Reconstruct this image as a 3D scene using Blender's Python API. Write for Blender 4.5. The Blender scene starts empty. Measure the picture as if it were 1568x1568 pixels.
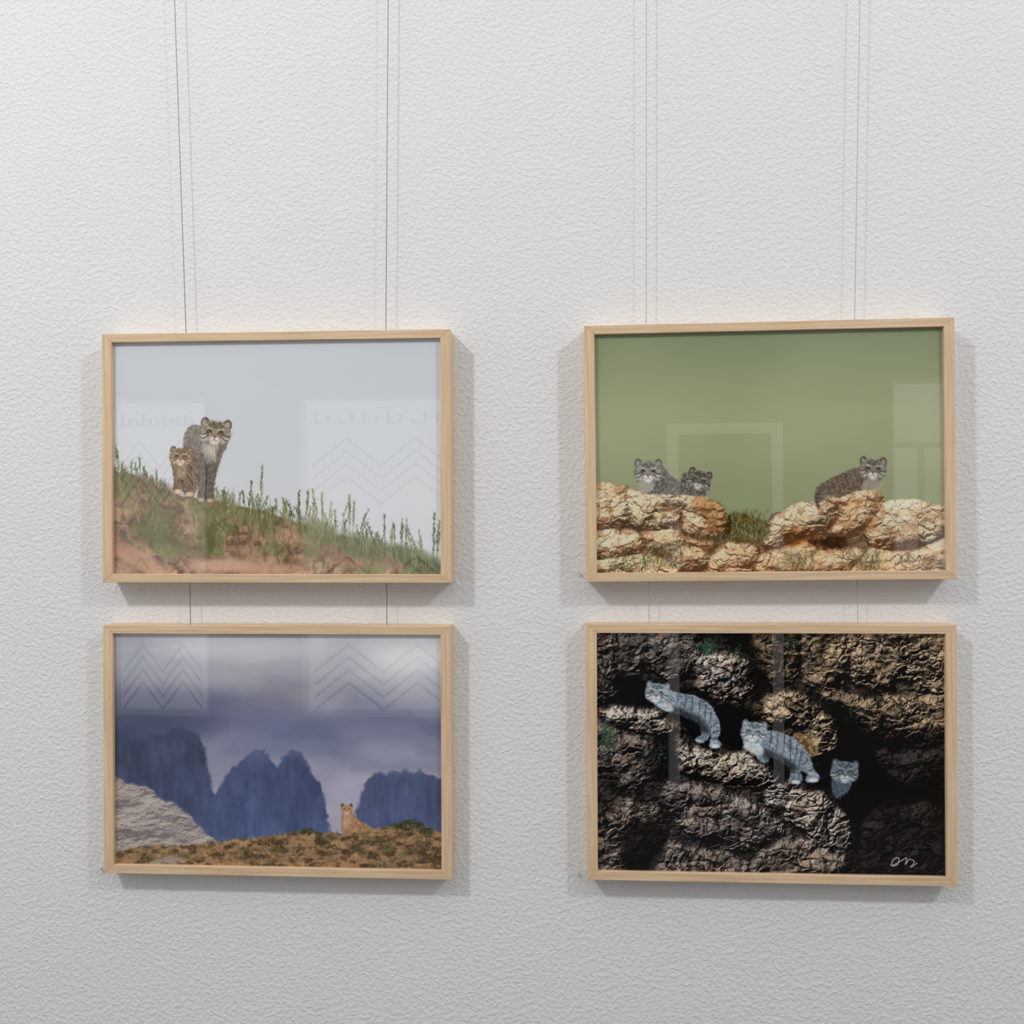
import bpy, math, numpy as np
from mathutils import Matrix, Vector
scn=bpy.context.scene
COL=bpy.context.collection
# ------------------------------------------------------------------ helpers
def new_obj(name,me,parent=None,mat=None):
    o=bpy.data.objects.new(name,me); COL.objects.link(o)
    if parent: o.parent=parent
    if mat: me.materials.append(mat)
    return o
def mesh(name,V,Fc,parent=None,mat=None,bevel=0,seg=2):
    me=bpy.data.meshes.new(name); me.from_pydata([tuple(v) for v in V],[],Fc); me.update()
    o=new_obj(name,me,parent,mat)
    if bevel:
        b=o.modifiers.new('bev','BEVEL'); b.width=bevel; b.segments=seg; b.limit_method='ANGLE'
    return o
def box(name,x0,x1,y0,y1,z0,z1,parent=None,mat=None,bevel=0):
    V=[(x,y,z) for x in (x0,x1) for y in (y0,y1) for z in (z0,z1)]
    Fc=[(0,1,3,2),(4,6,7,5),(0,4,5,1),(2,3,7,6),(0,2,6,4),(1,5,7,3)]
    return mesh(name,V,Fc,parent,mat,bevel)
def mat_new(name):
    m=bpy.data.materials.new(name); m.use_nodes=True
    nt=m.node_tree; b=nt.nodes['Principled BSDF']; return m,nt,b
def lin(c):
    c=np.asarray(c,dtype=float)/255.0
    return np.where(c<=0.04045,c/12.92,((c+0.055)/1.055)**2.4)
def N(nt,t,**k):
    n=nt.nodes.new(t)
    for a,b in k.items():
        if a.startswith('i_'): n.inputs[a[2:]].default_value=b
        else: setattr(n,a,b)
    return n
# ------------------------------------------------------------------ materials
def wall_material():
    m,nt,b=mat_new('textured_wall_paint')
    b.inputs['Roughness'].default_value=0.75
    b.inputs['Specular IOR Level'].default_value=0.3
    tc=N(nt,'ShaderNodeTexCoord')
    mp=N(nt,'ShaderNodeMapping'); mp.inputs['Scale'].default_value=(1,1,1.15); mp.inputs['Rotation'].default_value=(0,.35,0)
    nt.links.new(tc.outputs['Object'],mp.inputs['Vector'])
    n1=N(nt,'ShaderNodeTexNoise'); n1.inputs['Scale'].default_value=140; n1.inputs['Detail'].default_value=3; n1.inputs['Roughness'].default_value=.5; n1.inputs['Distortion'].default_value=.2
    n2=N(nt,'ShaderNodeTexNoise'); n2.inputs['Scale'].default_value=9; n2.inputs['Detail'].default_value=3
    nt.links.new(mp.outputs[0],n1.inputs['Vector']); nt.links.new(mp.outputs[0],n2.inputs['Vector'])
    r=N(nt,'ShaderNodeMapRange'); r.inputs[1].default_value=.42; r.inputs[2].default_value=.66
    nt.links.new(n1.outputs['Fac'],r.inputs[0])
    ad=N(nt,'ShaderNodeMath',operation='MULTIPLY_ADD'); ad.inputs[1].default_value=.8
    nt.links.new(n2.outputs['Fac'],ad.inputs[0]); nt.links.new(r.outputs[0],ad.inputs[2])
    bp=N(nt,'ShaderNodeBump'); bp.inputs['Strength'].default_value=.58; bp.inputs['Distance'].default_value=.0012
    nt.links.new(ad.outputs[0],bp.inputs['Height']); nt.links.new(bp.outputs[0],b.inputs['Normal'])
    cr=N(nt,'ShaderNodeMix',data_type='RGBA'); cr.inputs[6].default_value=(.79,.79,.79,1); cr.inputs[7].default_value=(.825,.825,.822,1)
    nt.links.new(n2.outputs['Fac'],cr.inputs[0]); nt.links.new(cr.outputs[2],b.inputs['Base Color'])
    return m
def wood_material(name,axis):
    m,nt,b=mat_new(name)
    b.inputs['Roughness'].default_value=.45
    tc=N(nt,'ShaderNodeTexCoord'); mp=N(nt,'ShaderNodeMapping')
    s=[260,260,260]; s[axis]=9; mp.inputs['Scale'].default_value=s
    nt.links.new(tc.outputs['Object'],mp.inputs['Vector'])
    n=N(nt,'ShaderNodeTexNoise'); n.inputs['Scale'].default_value=1; n.inputs['Detail'].default_value=4
    nt.links.new(mp.outputs[0],n.inputs['Vector'])
    mp2=N(nt,'ShaderNodeMapping'); s=[30,30,30]; s[axis]=4; mp2.inputs['Scale'].default_value=s
    nt.links.new(tc.outputs['Object'],mp2.inputs['Vector'])
    n2=N(nt,'ShaderNodeTexNoise'); n2.inputs['Scale'].default_value=1
    nt.links.new(mp2.outputs[0],n2.inputs['Vector'])
    mx=N(nt,'ShaderNodeMath',operation='MULTIPLY_ADD'); mx.inputs[1].default_value=.5
    nt.links.new(n2.outputs['Fac'],mx.inputs[0]); nt.links.new(n.outputs['Fac'],mx.inputs[2])
    r=N(nt,'ShaderNodeValToRGB'); e=r.color_ramp.elements
    e[0].position=.5; e[0].color=(.62,.415,.25,1); e[1].position=.95; e[1].color=(.80,.59,.385,1)
    nt.links.new(mx.outputs[0],r.inputs[0]); nt.links.new(r.outputs[0],b.inputs['Base Color'])
    bp=N(nt,'ShaderNodeBump'); bp.inputs['Strength'].default_value=.15; bp.inputs['Distance'].default_value=.0005
    nt.links.new(n.outputs['Fac'],bp.inputs['Height']); nt.links.new(bp.outputs[0],b.inputs['Normal'])
    return m
def plain(name,col,rough=.6,metal=0,noise=.06,scale=40):
    m,nt,b=mat_new(name); b.inputs['Roughness'].default_value=rough; b.inputs['Metallic'].default_value=metal
    n=N(nt,'ShaderNodeTexNoise'); n.inputs['Scale'].default_value=scale
    tc=N(nt,'ShaderNodeTexCoord'); nt.links.new(tc.outputs['Object'],n.inputs['Vector'])
    mx=N(nt,'ShaderNodeMix',data_type='RGBA')
    mx.inputs[6].default_value=tuple(c*(1-noise) for c in col)+(1,); mx.inputs[7].default_value=tuple(min(1,c*(1+noise)) for c in col)+(1,)
    nt.links.new(n.outputs['Fac'],mx.inputs[0]); nt.links.new(mx.outputs[2],b.inputs['Base Color'])
    return m
def glass_material(name,f0):
    m=bpy.data.materials.new(name); m.use_nodes=True; nt=m.node_tree; nt.nodes.clear()
    o=N(nt,'ShaderNodeOutputMaterial'); t=N(nt,'ShaderNodeBsdfTransparent'); g=N(nt,'ShaderNodeBsdfGlossy'); g.inputs['Roughness'].default_value=0.0
    lw=N(nt,'ShaderNodeLayerWeight'); lw.inputs['Blend'].default_value=.5
    pw=N(nt,'ShaderNodeMath',operation='POWER'); pw.inputs[1].default_value=5; nt.links.new(lw.outputs['Facing'],pw.inputs[0])
    ma=N(nt,'ShaderNodeMath',operation='MULTIPLY_ADD'); ma.inputs[1].default_value=1-f0; ma.inputs[2].default_value=f0; nt.links.new(pw.outputs[0],ma.inputs[0])
    mx=N(nt,'ShaderNodeMixShader')
    nt.links.new(ma.outputs[0],mx.inputs[0]); nt.links.new(t.outputs[0],mx.inputs[1]); nt.links.new(g.outputs[0],mx.inputs[2]); nt.links.new(mx.outputs[0],o.inputs[0])
    return m
def print_material():
    m,nt,b=mat_new('photo_print_paper'); b.inputs['Roughness'].default_value=.8; b.inputs['Specular IOR Level'].default_value=0.0
    a=N(nt,'ShaderNodeVertexColor'); a.layer_name='ink'
    nt.links.new(a.outputs['Color'],b.inputs['Base Color']); return m
M_wall=wall_material(); M_wx=wood_material('maple_wood_horizontal',0); M_wz=wood_material('maple_wood_vertical',2)
M_glass=glass_material('picture_glass',.09); M_wglass=glass_material('window_glass',.04); M_print=print_material()
M_back=plain('backing_board',(.25,.2,.15))
M_steel=plain('steel_wire',(.20,.20,.21),.4,.6); M_nylon=plain('nylon_wire',(.45,.46,.47),.3); M_alu=plain('white_aluminium',(.7,.7,.7),.4)
M_floor=plain('grey_floor',(.10,.095,.09),.5,0,.2,6); M_opp=plain('painted_wall',(.10,.105,.10),.8,0,.03,3)
M_trim=plain('white_trim',(.85,.85,.85),.4); M_film=plain('frosted_film',(.34,.34,.35),.6); M_door=plain('door_paint',(.05,.06,.05),.5)
M_frame=plain('window_frame_paint',(.75,.76,.78),.4)
# ------------------------------------------------------------------ picture painting toolbox (numpy, evaluated on the print mesh)
_tab=np.random.RandomState(7).rand(64,257,257).astype(np.float32)
def vnoise(x,y,seed=0):
    xi=np.floor(x).astype(int); yi=np.floor(y).astype(int); fx=x-xi; fy=y-yi
    fx=fx*fx*fx*(fx*(fx*6-15)+10); fy=fy*fy*fy*(fy*(fy*6-15)+10); xi%=256; yi%=256; t=_tab[seed%64]
    return (t[yi,xi]*(1-fx)+t[yi,xi+1]*fx)*(1-fy)+(t[yi+1,xi]*(1-fx)+t[yi+1,xi+1]*fx)*fy
def fbm(x,y,o=4,seed=0,g=.5):
    s=0;a=1;n=0; c,d=.8,.6
    for i in range(o):
        s=s+a*vnoise(x+17.3*i,y+9.1*i,seed+i); n+=a; a*=g
        x,y=(x*c-y*d)*2.03,(x*d+y*c)*2.03
    return s/n
def ss(a,b,x):
    t=np.clip((x-a)/(b-a),0,1); return t*t*(3-2*t)
def vor(x,y,seed=0):
    xi=np.floor(x).astype(int); yi=np.floor(y).astype(int)
    f1=np.full(x.shape,9.);f2=np.full(x.shape,9.);idv=np.zeros(x.shape); gx=np.zeros(x.shape); gy=np.zeros(x.shape)
    for dx in(-1,0,1):
        for dy in(-1,0,1):
            cx=xi+dx; cy=yi+dy; a=cx%256; b=cy%256
            px=cx+_tab[seed%64][b,a]; py=cy+_tab[(seed+1)%64][b,a]
            d=np.hypot(px-x,py-y); c=d<f1
            f2=np.where(c,f1,np.minimum(f2,d)); idv=np.where(c,_tab[(seed+2)%64][b,a],idv)
            gx=np.where(c,px-x,gx); gy=np.where(c,py-y,gy); f1=np.where(c,d,f1)
    return f1,f2,idv,gx,gy
def smooth_pts(P,closed=True,k=5):
    P=np.array(P,float); n=len(P); out=[]
    rng=range(n) if closed else range(n-1)
    for i in rng:
        if closed: a,b,c,d=P[i-1],P[i],P[(i+1)%n],P[(i+2)%n]
        else: a,b,c,d=P[max(i-1,0)],P[i],P[i+1],P[min(i+2,n-1)]
        for t in np.arange(k)/k:
            out.append(.5*((2*b)+(c-a)*t+(2*a-5*b+4*c-d)*t*t+(3*b-a-3*c+d)*t**3))
    if not closed: out.append(P[-1])
    return np.array(out)
def furcol(c,lo=.62,hi=1.3,s=3.5,seed=3):
    c=np.array(c,float)
    return lambda x,y: c*(lo+(hi-lo)*fbm(x/s,y/s,3,seed))[...,None]
class Cv:
    def __init__(s,c,nx,ny):
        s.c=np.array(c,float); s.nx=nx; s.ny=ny
        S,T=np.meshgrid(np.linspace(0,1,nx),np.linspace(0,1,ny)); s.S=S;s.T=T
        tl,tr,br,bl=s.c
        for k,nm in ((0,'X'),(1,'Y')):
            setattr(s,nm,(tl[k]*(1-S)+tr[k]*S)*(1-T)+(bl[k]*(1-S)+br[k]*S)*T)
        s.C=np.zeros((ny,nx,3))
    def win(s,x0,x1,y0,y1):
        tl,tr,br,bl=s.c; f=lambda x:(x-(tl[0]+bl[0])/2)/((tr[0]+br[0]-tl[0]-bl[0])/2)
        a,b=f(x0),f(x1); i0=max(0,int(a*(s.nx-1))-5); i1=min(s.nx,int(b*(s.nx-1))+7)
        js=[]
        for q,y in((a,y0),(b,y0),(a,y1),(b,y1)):
            top=tl[1]*(1-q)+tr[1]*q; bot=bl[1]*(1-q)+br[1]*q; js.append((y-top)/(bot-top))
        j0=max(0,int(min(js)*(s.ny-1))-2); j1=min(s.ny,int(max(js)*(s.ny-1))+3)
        return (slice(j0,max(j1,j0)),slice(i0,max(i1,i0)))
    def blend(s,w,a,col):
        col=np.asarray(col,float); 
        if np.ndim(a)==2: a=a[...,None]
        s.C[w]=s.C[w]*(1-a)+col*a
    def mul(s,P,f,soft=4):
        P=smooth_pts(P); m=soft+2; w=s.win(P[:,0].min()-m,P[:,0].max()+m,P[:,1].min()-m,P[:,1].max()+m)
        a=1-ss(-soft,soft,s.sdf(P,w)); s.C[w]*=(1-a+a*f)[...,None]
    def sdf(s,P,w):
        X=s.X[w];Y=s.Y[w]; d=np.full(X.shape,1e9); ins=np.zeros(X.shape,bool); n=len(P)
        for i in range(n):
            a=P[i-1];b=P[i]; e=b-a; L=e@e+1e-9
            t=np.clip(((X-a[0])*e[0]+(Y-a[1])*e[1])/L,0,1)
            d=np.minimum(d,(X-a[0]-e[0]*t)**2+(Y-a[1]-e[1]*t)**2)
            c=((a[1]>Y)!=(b[1]>Y)); ins^=c&(X<(b[0]-a[0])*(Y-a[1])/((b[1]-a[1]) or 1e-9)+a[0])
        d=np.sqrt(d); return np.where(ins,-d,d)
    def poly(s,P,col,soft=.7,al=1,rough=0,rs=4,seed=1,sm=True):
        P=smooth_pts(P) if sm else np.array(P,float); m=soft+rough+2
        w=s.win(P[:,0].min()-m,P[:,0].max()+m,P[:,1].min()-m,P[:,1].max()+m)
        if s.X[w].size==0: return None
        d=s.sdf(P,w)
        if rough: d=d+(fbm(s.X[w]/rs,s.Y[w]/rs,3,seed)-.5)*2*rough
        a=(1-ss(-soft,soft,d))*al
        c=col(s.X[w],s.Y[w]) if callable(col) else col
        s.blend(w,a,c); return a,w
    def ell(s,x,y,rx,ry,col,ang=0,soft=.6,al=1):
        R_=max(rx,ry)+soft+1; w=s.win(x-R_,x+R_,y-R_,y+R_)
        X=s.X[w]-x;Y=s.Y[w]-y; ca,sa=math.cos(ang),math.sin(ang)
        u=(X*ca+Y*sa)/rx; v=(-X*sa+Y*ca)/ry; r=np.sqrt(u*u+v*v); mr=min(rx,ry)
        s.blend(w,(1-ss(-soft,soft,(r-1)*mr))*al,col)
    def stroke(s,P,w0,w1,col,al=1,soft=.5):
        P=np.array(P,float); m=max(w0,w1)+soft+1
        w=s.win(P[:,0].min()-m,P[:,0].max()+m,P[:,1].min()-m,P[:,1].max()+m)
        X=s.X[w];Y=s.Y[w]
        if X.size==0: return
        d=np.full(X.shape,1e9); n=len(P)-1
        for i in range(n):
            a=P[i];e=P[i+1]-a;L=e@e+1e-9
            t=np.clip(((X-a[0])*e[0]+(Y-a[1])*e[1])/L,0,1)
            r=w0+(w1-w0)*(i+t)/n
            d=np.minimum(d,np.hypot(X-a[0]-e[0]*t,Y-a[1]-e[1]*t)-r)
        s.blend(w,(1-ss(-soft,soft,d))*al,col)
    def fur(s,P,n,dirf,ln,cols,rng,wd=.35,al=.6,fringe=True):
        Q=smooth_pts(P); x0,y0=Q.min(0);x1,y1=Q.max(0)
        for k in range(n):
            x=rng.uniform(x0,x1);y=rng.uniform(y0,y1)
            c=False
            for i in range(len(Q)):
                a=Q[i-1];b=Q[i]
                if (a[1]>y)!=(b[1]>y) and x<(b[0]-a[0])*(y-a[1])/(b[1]-a[1])+a[0]: c=not c
            if not c: continue
            an=(dirf(x,y) if callable(dirf) else dirf)+rng.normal(0,.4); l=ln*rng.uniform(.5,1.2)
            s.stroke([(x,y),(x+math.cos(an)*l,y+math.sin(an)*l)],wd,wd*.4,np.array(cols[rng.randint(len(cols))])*rng.uniform(.85,1.15),al)
        if fringe:
            cen=Q.mean(0)
            for i in range(len(Q)):
                for r in range(3):
                    p=Q[i-1]*(1-r/3)+Q[i]*(r/3); d=Q[i]-Q[i-1]; nn=np.array((d[1],-d[0])); L=np.hypot(*nn)
                    if L<1e-6: continue
                    nn/=L
                    if nn@(p-cen)<0: nn=-nn
                    q=p-nn*1.2; e=p+nn*ln*.28*rng.uniform(.3,1)+d/L*rng.normal(0,.8)
                    s.stroke([q,e],.5,.15,np.array(cols[rng.randint(len(cols))])*rng.uniform(.8,1.1),.7,.4)
def boulders(cv,polys,r=20,rough=5,amp=1.,det=10,ds=30,facet=5,fs=20,L=(-.4,-.7,.6),seed=3,wall=0.,g=.5):
    """height field made of rounded, cracked boulders; returns lambert shade, occlusion, per-boulder id"""
    X,Y=cv.X,cv.Y; H=np.full(X.shape,-6.)+wall; D=np.full(X.shape,30.); I=np.zeros(X.shape)
    nz=(fbm(X/16,Y/16,5,seed,.55)-.5)*3.2*rough
    for k,P in enumerate(polys):
        P=smooth_pts(P,True,4); m=rough*2+6; w=cv.win(P[:,0].min()-m,P[:,0].max()+m,P[:,1].min()-m,P[:,1].max()+m)
        if cv.X[w].size==0: continue
        d=cv.sdf(P,w)+nz[w]; q=np.clip(-d/r,0,1); h=np.where(d<0,r*np.sqrt(1-(1-q)**2)*amp+((k*37)%7)*.8,-6)
        up=h>H[w]; H[w]=np.where(up,h,H[w]); I[w]=np.where(up,((k*61)%17)/17.,I[w]); D[w]=np.minimum(D[w],np.where(d<0,99,d))
        D[w]=np.where(up&(d<0),d,D[w])
    wx=(fbm(X/22,Y/22,3,seed+2)-.5)*1.3; wy=(fbm(X/22+50,Y/22,3,seed+4)-.5)*1.3
    ao=.22+.78*ss(0,8,-D)
    for sc,am,sd in((1,1,11),(.42,.33,17)):
        f1,f2,i1,gx,gy=vor(X/(fs*sc)+wx,Y/(fs*sc*.75)+wy,seed+sd)
        a=(i1*37.7)%1-.5; b=(i1*91.3)%1-.5; e=f2-f1
        msk=ss(.42,.60,fbm(X/34,Y/34,2,seed+21+sd))
        H=H+facet*am*((gx*a+gy*b)*1.8+ss(0,.2,e)*.35*msk+i1*.22*msk)
        ao=ao*(1-.5*(1-ss(0,.07,e))*msk)
    H=H+det*fbm(X/ds,Y/(ds*.8),7,seed+30,g)
    dx=abs(X[0,1]-X[0,0]); Gy,Gx=np.gradient(H/dx)
    Gx=np.clip(Gx,-2.2,2.2);Gy=np.clip(Gy,-2.2,2.2)
    sh=(-(Gx*L[0])-(Gy*L[1])+L[2])/np.sqrt(1+Gx*Gx+Gy*Gy)
    return np.clip(sh,0,1),ao,I
def cathead(cv,cx,cy,r,ang,base,dark,light,eye,rng,yaw=0.,nose=(120,80,75)):
    ca,sa=math.cos(ang),math.sin(ang)
    def T(u,v): return (cx+r*(u*ca-v*sa),cy+r*(u*sa+v*ca))
    base,dark,light=map(lambda q:np.array(q,float),(base,dark,light))
    for sg in(-1,1):
        cv.poly([T(sg*.44,-.60),T(sg*.58,-.86),T(sg*.78,-.92),T(sg*.98,-.74),T(sg*1.0,-.42),T(sg*.82,-.22)],base*.55+dark*.35,.8)
        cv.poly([T(sg*.60,-.55),T(sg*.70,-.74),T(sg*.82,-.76),T(sg*.90,-.58),T(sg*.82,-.36)],base*.55+light*.4,.9,.85)
    head=[T(-1.0,.08),T(-.9,-.32),T(-.52,-.66),T(0,-.74),T(.52,-.66),T(.9,-.32),T(1.0,.08),T(.9,.45),T(.48,.76),T(0,.84),T(-.48,.76),T(-.9,.45)]
    cv.poly(head,furcol(base,.7,1.25,2.2,5),.9,rough=r*.06,rs=2)
    for sg in(-1,1):
        cv.ell(*T(sg*.66+yaw*.3,.40),r*.24,r*.24,light,ang,r*.09,.7)
        cv.ell(*T(sg*.36+yaw,-.24),r*.19,r*.08,light,ang,r*.06,.6)
    cv.ell(*T(yaw,-.45),r*.42,r*.24,base*.78,ang,r*.1,.65)
    cv.ell(*T(yaw,.10),r*.15,r*.32,base*1.0,ang,r*.07,.7)
    cv.fur(head,int(r*26),lambda x,y_:math.atan2(y_-cy-r*.1,x-cx),r*.17,[base*.65,base*1.12,light,base,dark*.5+base*.5],rng,.32,.5)
    cv.ell(*T(yaw,.48),r*.34,r*.24,light*1.06,ang,r*.07,.9)
    cv.ell(*T(yaw,.74),r*.24,r*.11,light,ang,r*.06,.7)
    w=max(.3,r*.028)
    for sg in(-1,1):
        cv.ell(*T(sg*.38+yaw,-.05),r*.165,r*.105,dark*.6,ang,.6,.95)
        cv.ell(*T(sg*.38+yaw,-.04),r*.11,r*.07,eye,ang,.4,.95)
        cv.ell(*T(sg*.38+yaw,-.05),r*.045,r*.05,(15,14,14),ang,.4,1)
        cv.stroke([T(sg*.5+yaw,.06),T(sg*.7+yaw*.5,.18),T(sg*.95,.16)],w*1.6,w,dark,.75,.6)
        cv.stroke([T(sg*.42+yaw,.18),T(sg*.6+yaw*.5,.40),T(sg*.84,.46)],w*1.6,w,dark,.7,.6)
        cv.stroke([T(sg*.22+yaw,-.02),T(sg*.15+yaw,.22)],w,w*.6,dark,.6)
        for u,v in((.12,-.46),(.3,-.50),(.2,-.60),(.46,-.46),(.08,-.32),(.34,-.36)):
            cv.ell(*T(sg*u+yaw*.6,v),r*.045,r*.06,dark,ang,.5,.75)
        cv.stroke([T(yaw,.42),T(sg*.12+yaw,.54),T(sg*.24+yaw,.52)],w*.8,w*.5,dark,.7)
    cv.poly([T(-.12+yaw,.22),T(.12+yaw,.22),T(yaw,.38)],nose,.5,.9)
def contour(cv,xs,ys,rough,rs,seed,soft=1):
    yc=np.interp(cv.X,xs,ys)+(fbm(cv.X/rs,cv.Y/rs*.3,4,seed)-.5)*2*rough
    return ss(-soft,soft,cv.Y-yc),yc
def mixc(a,b,t): return np.array(a,float)*(1-t[...,None])+np.array(b,float)*t[...,None]
# ------------------------------------------------------------------ print 1 : two wildcats on a grassy hill
def paint_hill_cats():
    cv=Cv([(171,521),(675,518),(677,880),(172,880)],700,500); X,Y=cv.X,cv.Y; rng=np.random.RandomState(3)
    t=(Y-520)/360
    cv.C[:]=mixc((195,199,204),(202,204,206),ss(0,.8,t)+(fbm(X/160,Y/120,2,5)-.5)*.5)
    xs=[170,176,200,225,245,270,300,330,360,400,440,480,520,560,600,640,680]; ys=[716,720,726,737,747,757,763,768,774,781,793,806,818,832,846,858,868]
    m,yc=contour(cv,xs,ys,4,14,11,1.5)
    n1=fbm(X/42,Y/24,3,21); n2=fbm(X/11,Y/8,3,25); n3=fbm(X/3,Y/3,2,28)
    c=mixc((140,112,92),(172,140,114),ss(.35,.7,n1))
    c=mixc(c,(92,74,56),ss(.45,.7,n2)*.75)
    c=mixc(c,(118,122,80),ss(.45,.6,fbm(X/30+9,Y/30,3,31))*.85)
    c=c*(.9+.2*n3[...,None]); cv.blend((slice(None),slice(None)),m,c)
    for x,y,rx,ry,a,col,al in ((215,862,60,13,.45,(186,146,120),.8),(190,840,26,8,.6,(170,130,104),.75),(345,866,60,11,0,(204,168,148),.85),(430,872,60,8,0,(194,156,134),.8),
        (445,822,34,12,.1,(184,148,124),.8),(380,846,30,8,.1,(184,148,124),.6),(240,745,40,9,.35,(126,100,86),.7),(200,775,24,10,.3,(174,140,114),.6),(330,770,25,7,.1,(154,124,100),.6),
        (540,862,35,8,.1,(172,130,102),.7),(300,800,26,16,0,(164,136,110),.5),(500,845,30,9,.2,(146,114,90),.6),
        (236,818,34,18,.2,(96,100,60),.7),(318,822,16,28,0,(90,102,58),.7),(215,795,16,12,0,(90,82,54),.65),(290,845,30,9,0,(118,102,72),.6),(400,805,30,14,.2,(112,114,74),.7),(250,785,30,8,.4,(110,92,66),.6),(275,830,20,10,.2,(96,88,58),.6),
        (490,815,30,18,.3,(106,112,68),.8),(560,838,40,16,.3,(96,102,60),.8),(620,850,40,14,.2,(84,92,52),.85),(655,866,24,12,0,(70,76,44),.8),(370,790,28,10,.1,(128,128,88),.6),(596,858,16,7,.2,(146,106,78),.6)):
        cv.ell(x,y,rx,ry,col,a,7,al)
    for i in range(620):   # out of focus tufts
        x=rng.uniform(175,672); yb=np.interp(x,xs,ys)+rng.uniform(2,80)
        if yb>886: continue
        col=[(104,108,66),(136,130,92),(84,80,54),(176,150,124),(108,88,68)][rng.randint(5)]
        l=rng.uniform(8,26); cv.stroke([(x,yb),(x+rng.uniform(-5,5),yb-l*.5),(x+rng.uniform(-9,9),yb-l)],1.5,.6,col,.38,1.3)
    # adult cat
    B=[(305,650),(292,651),(284,660),(281,676),(283,695),(290,712),(299,728),(303,745),(303,762),(310,767),(326,766),(328,742),(334,715),(341,694),(348,680),(340,660)]
    cv.poly(B,furcol((122,113,103)),1,rough=2,rs=3)
    rg=np.random.RandomState(8)
    cv.poly([(306,690),(300,715),(305,745),(304,764),(313,767),(316,735),(318,700)],(78,70,64),1.8,.65)
    cv.poly([(322,700),(319,735),(318,765),(327,766),(329,738),(335,708)],(98,90,82),1.6,.7)
    cv.fur(B,2600,lambda x,y:1.45+(.5 if x<300 else 0),6,[(150,140,128),(95,86,78),(128,118,106),(78,70,64),(165,154,140)],rg,.35,.55)
    cv.stroke([(317,712),(316,740),(315,764)],.9,1.2,(60,52,46),.8,.9)
    for y in(712,722,732,742,751): cv.stroke([(320,y),(331,y-3)],.7,.4,(62,56,50),.5,.7)
    cv.ell(323,684,9,15,(205,196,184),.1,4,.75); cv.fur([(312,672),(334,672),(332,700),(322,706),(314,698)],260,1.6,7,[(222,214,202),(180,168,152),(150,140,128)],rg,.4,.7,False)
    cv.ell(308,765,5,3,(182,160,134)); cv.ell(322,766,5,3,(186,164,138))
    cathead(cv,330,661,24,.13,(150,136,118),(58,49,42),(212,204,192),(150,140,70),rg,0.0)
    # kitten
    K=[(262,698),(264,718),(266,735),(265,750),(274,753),(280,748),(284,757),(298,757),(301,740),(303,715),(301,692),(285,686)]
    cv.poly(K,furcol((128,104,80)),1,rough=1.6,rs=3,seed=9)
    cv.poly([(290,700),(286,725),(290,750),(301,745),(303,715),(300,695)],(74,58,46),2,.6)
    cv.fur(K,1500,1.5,5,[(168,142,112),(92,72,54),(120,96,72),(190,166,140),(66,50,40)],rg,.35,.6)
    cv.ell(277,722,8,10,(176,150,122),0,4,.55); cv.ell(272,752,5,3.5,(206,182,154)); cv.ell(290,756,6,3.5,(200,174,146))
    cv.stroke([(278,735),(281,752)],1,1.2,(66,50,38),.7,.9)
    cathead(cv,277,698,17.5,.05,(148,120,92),(52,40,32),(210,190,166),(120,110,60),rg,-.04)
    # sharp grass
    gcol=[(92,102,66),(122,128,84),(146,146,104),(80,88,58),(138,130,98)]
    def sprig(x,h,lean,dens=1.,c=None,w=.4):
        yb=np.interp(x,xs,ys)+rng.uniform(4,16); c=c or gcol[rng.randint(5)]
        top=(x+lean,yb-h); mid=(x+lean*.3,yb-h*.55); cv.stroke([(x,yb),mid,top],w,.2,c,.85,.45)
        if dens>0:
            for k in range(int(h*.35*dens)):
                f=rng.uniform(.5,1); px=x+lean*f*f; py=yb-h*f; q=rng.choice([-1,1])
                cv.stroke([(px,py),(px+q*rng.uniform(1,2.6),py-rng.uniform(2,4.5))],.65,.25,np.array(c)*rng.uniform(.75,1.15),.75,.4)
    for i in range(230):
        x=rng.uniform(328,672); h=rng.gamma(3,6)+6
        sprig(x,min(h,38),rng.normal(-1,5),1.0*(rng.rand()<.55))
    for x,h,l in((375,40,-3),(383,48,4),(400,72,3),(425,38,-2),(438,44,-4),(458,54,2),(470,66,4),(488,70,-8),(496,64,-2),(505,50,5),(524,60,14),(536,78,1),(541,70,3),(558,40,-2),(590,58,0),(598,54,6),
                 (606,50,-2),(614,64,4),(622,64,2),(632,58,-8),(640,48,-9),(648,56,-6),(663,84,3),(668,72,6),(575,46,-14),(480,56,2),(515,46,0),(550,60,16)):
        sprig(x,h,l,1.3); sprig(x+2,h*.8,l-2,1)
    for i in range(90):
        x=rng.uniform(174,262); sprig(x,rng.uniform(8,24),rng.normal(0,3),rng.rand()<.4,(108,102,74))
    for x,h in((179,36),(184,28),(199,26),(205,24),(213,36),(219,32),(224,26),(234,30),(238,34),(250,20),(176,44)): sprig(x,h,rng.uniform(-4,3),1.5,(100,106,70))
    for i in range(26): sprig(rng.uniform(340,360),rng.uniform(10,30),rng.normal(0,3),.6)
    return cv
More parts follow.
